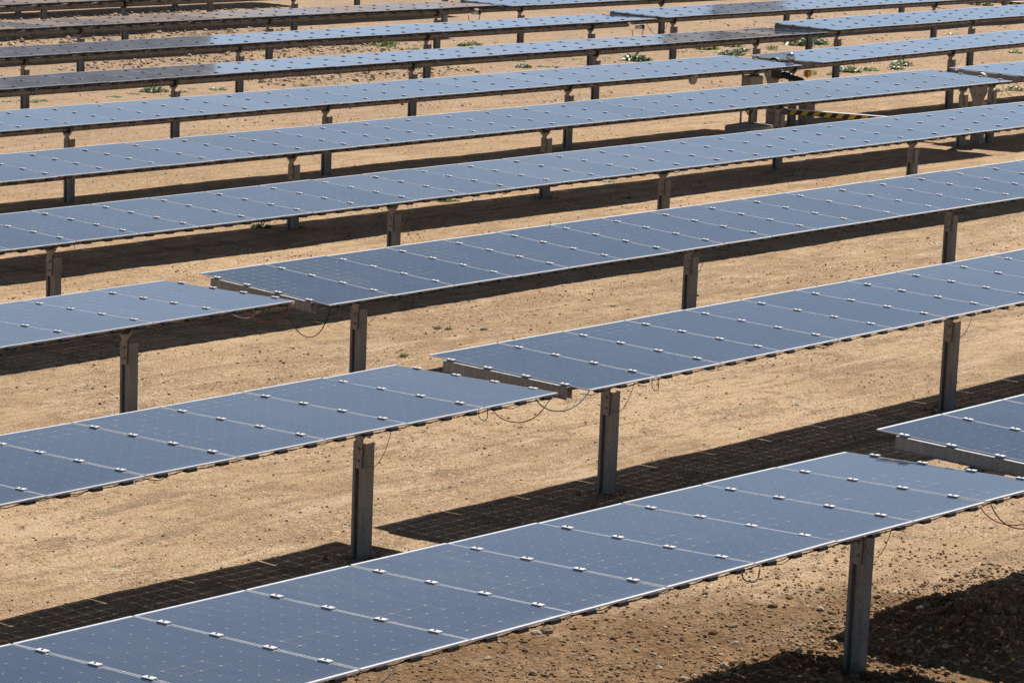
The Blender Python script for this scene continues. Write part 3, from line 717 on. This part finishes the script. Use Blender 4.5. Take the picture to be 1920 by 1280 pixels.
rc = random.Random(5)
for i in range(34):
    t_ = rc.random(); x = 21.3 + 1.1 * t_ + rc.gauss(0, .22); y = 13.5 - .75 * t_ + rc.gauss(0, .20); s_ = rc.uniform(.035, .10)
    me = rmesh[i % 6].copy(); me.materials.append(M['clod'] if i % 3 else M['rock'])
    o = bpy.data.objects.new('soil_clod', me); COL.objects.link(o); o.location = (x, y, ground_z(x, y) + s_ * .15)
    o.scale = (s_ * rc.uniform(.8, 1.3), s_ * rc.uniform(.8, 1.1), s_ * rc.uniform(.8, 1.2)); o.rotation_euler = (rc.uniform(-.4, .4), rc.uniform(-.4, .4), rc.uniform(0, 6))
    tag(o, 'brown soil clod lying on the shaded heap at the right edge', 'soil clod', 'soil clods on the shaded heap')
# ------------------------------------------------------------------ weeds
def weed_mesh(seed, nleaf, kind):
    rng = random.Random(seed); v = []; f = []
    for i in range(nleaf):
        rr = rng.random() ** .6 * .5; a = rng.uniform(0, 6.283); cx, cy = rr * math.cos(a), rr * math.sin(a) * .8
        h0 = (1 - rr * 1.6) * rng.uniform(0, .30) if kind != 'flat' else rng.uniform(0, .05)
        L = rng.uniform(.10, .24) if kind != 'tuft' else rng.uniform(.15, .4); w = L * rng.uniform(.16, .30) if kind != 'tuft' else .02
        dirn = a + rng.gauss(0, .9); up = rng.uniform(.1, 1.1) if kind != 'flat' else rng.uniform(.0, .45)
        if kind == 'tuft': up = rng.uniform(.9, 1.45)
        dx, dy, dz = math.cos(dirn) * math.cos(up), math.sin(dirn) * math.cos(up), math.sin(up); sx, sy = -math.sin(dirn), math.cos(dirn)
        b = len(v); tw = rng.gauss(0, .25)
        for t, ww, droop in ((0, .25, 0), (.35, 1, .0), (.7, .8, .06), (1, .08, .18)):
            c = (cx + dx * L * t, cy + dy * L * t, h0 + dz * L * t - droop * L)
            v.append((c[0] - sx * w * ww, c[1] - sy * w * ww, max(0, c[2] + tw * w * ww))); v.append((c[0] + sx * w * ww, c[1] + sy * w * ww, max(0, c[2] - tw * w * ww)))
        for q in range(3): f.append((b + 2 * q, b + 2 * q + 1, b + 2 * q + 3, b + 2 * q + 2))
    me = bpy.data.meshes.new('leaves'); me.from_pydata(v, [], f); me.update(); return me
wm = {'leafy': [weed_mesh(i, 150, 'leafy') for i in range(4)], 'flat': [weed_mesh(10 + i, 70, 'flat') for i in range(3)], 'tuft': [weed_mesh(20, 90, 'tuft')]}
WEEDS = [(62.06, 56.26, .36, 'leafy', 'leaf'), (64.16, 55.19, .17, 'leafy', 'leafd'), (64.55, 55.17, .2, 'leafy', 'leaf'), (62.08, 55.08, .21, 'flat', 'leafg'), (44.67, 50.5, .14, 'flat', 'leafg'), (44.8, 50.68, .26, 'flat', 'leafg'), (44.19, 50.81, .12, 'flat', 'leafg'), (46.83, 50.31, .17, 'flat', 'leafg'), (47.68, 50.59, .16, 'flat', 'leafg'), (48.46, 50.78, .27, 'leafy', 'leafd'), (48.94, 50.34, .16, 'flat', 'leafd'), (49.64, 50.75, .12, 'flat', 'leafg'), (49.99, 50.25, .24, 'flat', 'leafg'), (52.35, 49.93, .2, 'flat', 'leafg'), (45.47, 50.38, .09, 'flat', 'leafg'), (62.03, 51.4, .19, 'flat', 'leafg'), (60.69, 50.16, .19, 'leafy', 'leafd'), (62.85, 51.1, .11, 'flat', 'leafd'), (61.35, 49.94, .24, 'flat', 'leafg'), (61.79, 49.84, .1, 'flat', 'leaf'), (62.72, 49.98, .12, 'flat', 'leaf'), (64.85, 50.82, .14, 'flat', 'leafg'), (64.33, 50.06, .1, 'flat', 'leaf'), (63.81, 50.89, .14, 'flat', 'leaf'), (64.94, 49.88, .36, 'leafy', 'leafd'), (65.1, 49.9, .26, 'leafy', 'leaf'), (69.41, 51.15, .15, 'flat', 'leafg'), (69.77, 51.14, .36, 'leafy', 'leaf'), (71.07, 51.18, .27, 'leafy', 'leaf'), (69.13, 50.18, .15, 'flat', 'leafd'), (68.84, 49.61, .29, 'leafy', 'leafd'), (69.95, 50.09, .24, 'leafy', 'leafd'), (71.21, 49.95, .2, 'tuft', 'leafg'), (73.27, 50.54, .42, 'leafy', 'leafd'), (74.19, 50.62, .36, 'leafy', 'leafd'), (74.04, 50.3, .25, 'leafy', 'leafd'), (76.38, 51.04, .14, 'flat', 'leafg'), (65.83, 44.94, .19, 'tuft', 'leaf'), (66.34, 44.64, .14, 'leafy', 'leaf'), (67.5, 44.93, .33, 'leafy', 'leafg'), (68.29, 44.8, .21, 'leafy', 'leaf'), (70.02, 45.86, .13, 'flat', 'leaf'), (70.34, 45.14, .29, 'leafy', 'leafg'), (69.23, 44.59, .2, 'leafy', 'leafd'), (70.71, 44.75, .09, 'flat', 'leaf'), (93.43, 56.92, .37, 'leafy', 'leafd'), (76.7, 50.04, .08, 'flat', 'leaf'), (81.39, 50.44, .2, 'flat', 'leafd'), (78.03, 46.29, .16, 'flat', 'leaf'), (76.89, 45.57, .18, 'leafy', 'leaf'), (65.86, 39.55, .18, 'leafy', 'leafd'), (66.53, 39.42, .21, 'leafy', 'leafd'), (64.82, 39.28, .13, 'flat', 'leafd'), (85.79, 51.24, .1, 'flat', 'leaf'), (71.89, 49.94, .07, 'flat', 'leaf'),
 (39.14, 33.94, .13, 'leafy', 'leaf'), (39.28, 33.82, .09, 'leafy', 'leaf'), (43.49, 33.86, .13, 'flat', 'leafg'), (34.39, 33.58, .15, 'leafy', 'leafd'), (31.94, 32.49, .06, 'leafy', 'leafd'), (32.94, 26.85, .06, 'flat', 'leaf'), (42.43, 32.59, .06, 'flat', 'leaf'),
 (29.34, 25.38, .03, 'flat', 'leaf'), (29.77, 25.11, .08, 'leafy', 'leafd'), (32.49, 25.14, .06, 'leafy', 'leafd'), (33.3, 26.05, .06, 'flat', 'leaf'), (33.57, 25.52, .07, 'flat', 'leafd'), (31.18, 25.42, .05, 'leafy', 'leafd'), (30.53, 24.71, .04, 'flat', 'leafg'), (25.59, 26.41, .05, 'flat', 'leaf'), (25.71, 24.8, .04, 'flat', 'leaf'), (28.11, 25.93, .04, 'flat', 'leaf'), (26.7, 26.26, .05, 'flat', 'leafd'), (34.09, 27.66, .03, 'flat', 'leaf'), (18.05, 19.26, .085, 'flat', 'leafg'), (20.61, 21.16, .025, 'flat', 'leaf'), (38.04, 27.47, .03, 'flat', 'leaf'), (25.28, 20.75, .05, 'tuft', 'leaf'), (46.21, 28.66, .05, 'flat', 'leaf'), (42.88, 25.16, .04, 'flat', 'leafd'), (34.45, 27.36, .04, 'flat', 'leafg')]
ordn = ['first', 'second', 'third', 'fourth', 'fifth', 'sixth', 'seventh', 'eighth', 'ninth', 'tenth', 'eleventh', 'twelfth', 'thirteenth', 'fourteenth', 'fifteenth', 'sixteenth', 'seventeenth', 'eighteenth', 'nineteenth', 'twentieth']
ordn += ['twenty-' + w for w in ordn[:9]] + ['thirtieth'] + ['thirty-' + w for w in ordn[:9]] + ['fortieth']
from collections import defaultdict
strip = defaultdict(list)
def px_of(x, y): return math.tan(math.atan2(x, y) - YAW)
for w in WEEDS:
    b_ = sum(1 for ry in ROW_Y if ry < w[1]); strip[b_].append(w)
CN = {'leaf': 'bright green', 'leafd': 'dark green', 'leafg': 'grey-green'}
KN = {'leafy': 'bushy', 'flat': 'flat', 'tuft': 'spiky'}
for b_, lst in strip.items():
    lst.sort(key=lambda w: px_of(w[0], w[1]))
    cnt = defaultdict(int); tot = defaultdict(int)
    for w in lst: tot[(w[3], w[4])] += 1
    for i, (x, y, s, kd, mt) in enumerate(lst):
        me = random.choice(wm[kd]).copy(); me.materials.append(M[mt])
        o = bpy.data.objects.new('weed', me); COL.objects.link(o)
        o.location = (x, y, ground_z(x, y) - .003); ss = s * (2.2 if s > .1 else 1.5); o.scale = (ss, ss, ss * (.75 if kd == 'leafy' else .7)); o.rotation_euler = (0, 0, random.uniform(0, 6))
        c_ = cnt[(kd, mt)]; cnt[(kd, mt)] += 1
        place_ = 'between %s and %s panel rows' % (ordn[b_ - 1], ordn[b_]) if b_ < 10 else 'beyond tenth panel row'
        size_ = 'large' if s > .25 else ('tiny' if s < .06 else 'small')
        which = 'only one of its look' if tot[(kd, mt)] == 1 else ordn[c_] + ' from left'
        tag(o, '%s %s %s weed, %s %s' % (size_, KN[kd], CN[mt], which, place_), 'weed', 'weeds growing on the sand')
# yellow flowers
def flower(x, y, hgt, heads, label):
    z = ground_z(x, y); rt = empty('wild_flower', (x, y, z)); tag(rt, label, 'wild flower', 'yellow wild flowers')
    me = wm['leafy'][1].copy(); me.materials.append(M['leafd']); o = bpy.data.objects.new('leaves', me); COL.objects.link(o); o.parent = rt; o.scale = (.11, .11, .10)
    for (dx, dy, dh) in heads:
        mb = MB(); mb.tube([(dx * .2, dy * .2, 0), (dx * .7, dy * .7, hgt * .6), (dx, dy, hgt + dh)], .0022, 4); mb.build('stem', M['leaf'], rt)
        mb = MB()
        for q in range(7):
            a = q * 6.283 / 7; c, s = math.cos(a), math.sin(a); r_ = .016
            mb.add([(dx, dy, hgt + dh), (dx + r_ * math.cos(a - .35), dy + r_ * math.sin(a - .35), hgt + dh + .006), (dx + r_ * 1.3 * c, dy + r_ * 1.3 * s, hgt + dh + .008), (dx + r_ * math.cos(a + .35), dy + r_ * math.sin(a + .35), hgt + dh + .006)], [(0, 1, 2, 3)])
        mb.build('petals', M['yellow'], rt)
flower(27.58, 24.50, .085, [(-.03, .03, 0), (.0, .0, .01), (.035, -.035, 0)], 'low plant with three yellow blooms right of the left drooping-cable post')
flower(29.40, 25.55, .11, [(.03, -.02, .02)], 'tall thin plant with one yellow bloom at the edge of the third row shadow')
flower(29.46, 25.42, .06, [(.02, -.02, 0)], 'low plant with one yellow bloom just below the taller single bloom')
flower(41.84, 32.14, .10, [(-.03, .02, 0), (.03, -.03, .01)], 'plant with two yellow blooms in the shadow below the fourth row')
flower(32.11, 24.02, .09, [(.0, .0, 0)], 'single yellow bloom peeking above the second row panel edge')

# ------------------------------------------------------------------ light
EL, AZ = R(48), R(19)          # AZ measured from +X towards +Y
sd = Vector((math.cos(EL) * math.cos(AZ), math.cos(EL) * math.sin(AZ), math.sin(EL)))
L = bpy.data.lights.new('sun', 'SUN'); L.energy = 5.4; L.angle = R(.53); L.color = (1, .955, .90)
lo = bpy.data.objects.new('sun', L); COL.objects.link(lo); lo.rotation_euler = sd.to_track_quat('Z', 'Y').to_euler(); lo.location = (30, 20, 40)
W = bpy.data.worlds.new('World'); S.world = W; W.use_nodes = True; nt = W.node_tree; nt.nodes.clear(); k = N(nt)
sky = k.n('ShaderNodeTexSky'); sky.sky_type = 'NISHITA'; sky.sun_disc = False; sky.sun_elevation = EL; sky.sun_rotation = math.pi / 2 - AZ
sky.altitude = 100; sky.air_density = 1.0; sky.dust_density = .25; sky.ozone_density = 3.0
bg = k.n('ShaderNodeBackground'); bg.inputs[1].default_value = .039
tc = k.n('ShaderNodeTexCoord'); mp = k.n('ShaderNodeMapping'); mp.inputs['Scale'].default_value = (3, 3, 14); k.l(tc.outputs['Generated'], mp.inputs[0])
cl = k.noise(mp.outputs[0], 2.2, 6, .6, .3); sp = k.n('ShaderNodeSeparateXYZ'); k.l(tc.outputs['Generated'], sp.inputs[0])
cm = k.m('MULTIPLY', k.ramp(cl, .50, .72, 0, .35), k.ramp(sp.outputs[2], .30, .10, 0, 1))
k.l(k.mix(cm, k.mix(k.ramp(sp.outputs[2], .24, .02, 0, .85), sky.outputs[0], (14.0, 18.8, 26.0)), (13.0, 14.5, 16.5)), bg.inputs[0])
wo = k.n('ShaderNodeOutputWorld'); k.l(bg.outputs[0], wo.inputs[0])

# ------------------------------------------------------------------ camera
cam = bpy.data.cameras.new('camera'); co = bpy.data.objects.new('camera', cam); COL.objects.link(co); S.camera = co
cam.sensor_width = 36; cam.lens = 5885.776 / 1920 * 36; cam.clip_start = .5; cam.clip_end = 6000
PIT, ROLL = 0.2231954, 0.0388269
cy, sy, cp, sp_ = math.cos(YAW), math.sin(YAW), math.cos(PIT), math.sin(PIT)
Fv = Vector((sy * cp, cy * cp, -sp_)); Rv = Vector((cy, -sy, 0)); Uv = Rv.cross(Fv)
cr, sr = math.cos(ROLL), math.sin(ROLL); R2 = Rv * cr + Uv * sr; U2 = Uv * cr - Rv * sr
mw = Matrix((R2, U2, -Fv)).transposed().to_4x4(); mw.translation = CAMP; co.matrix_world = mw

S.render.engine = 'CYCLES'
S.view_settings.view_transform = 'Standard'; S.view_settings.look = 'None'; S.view_settings.exposure = 0
S.cycles.max_bounces = 6; S.cycles.transparent_max_bounces = 12; S.cycles.use_denoising = True
S.render.resolution_x = 1024; S.render.resolution_y = 682
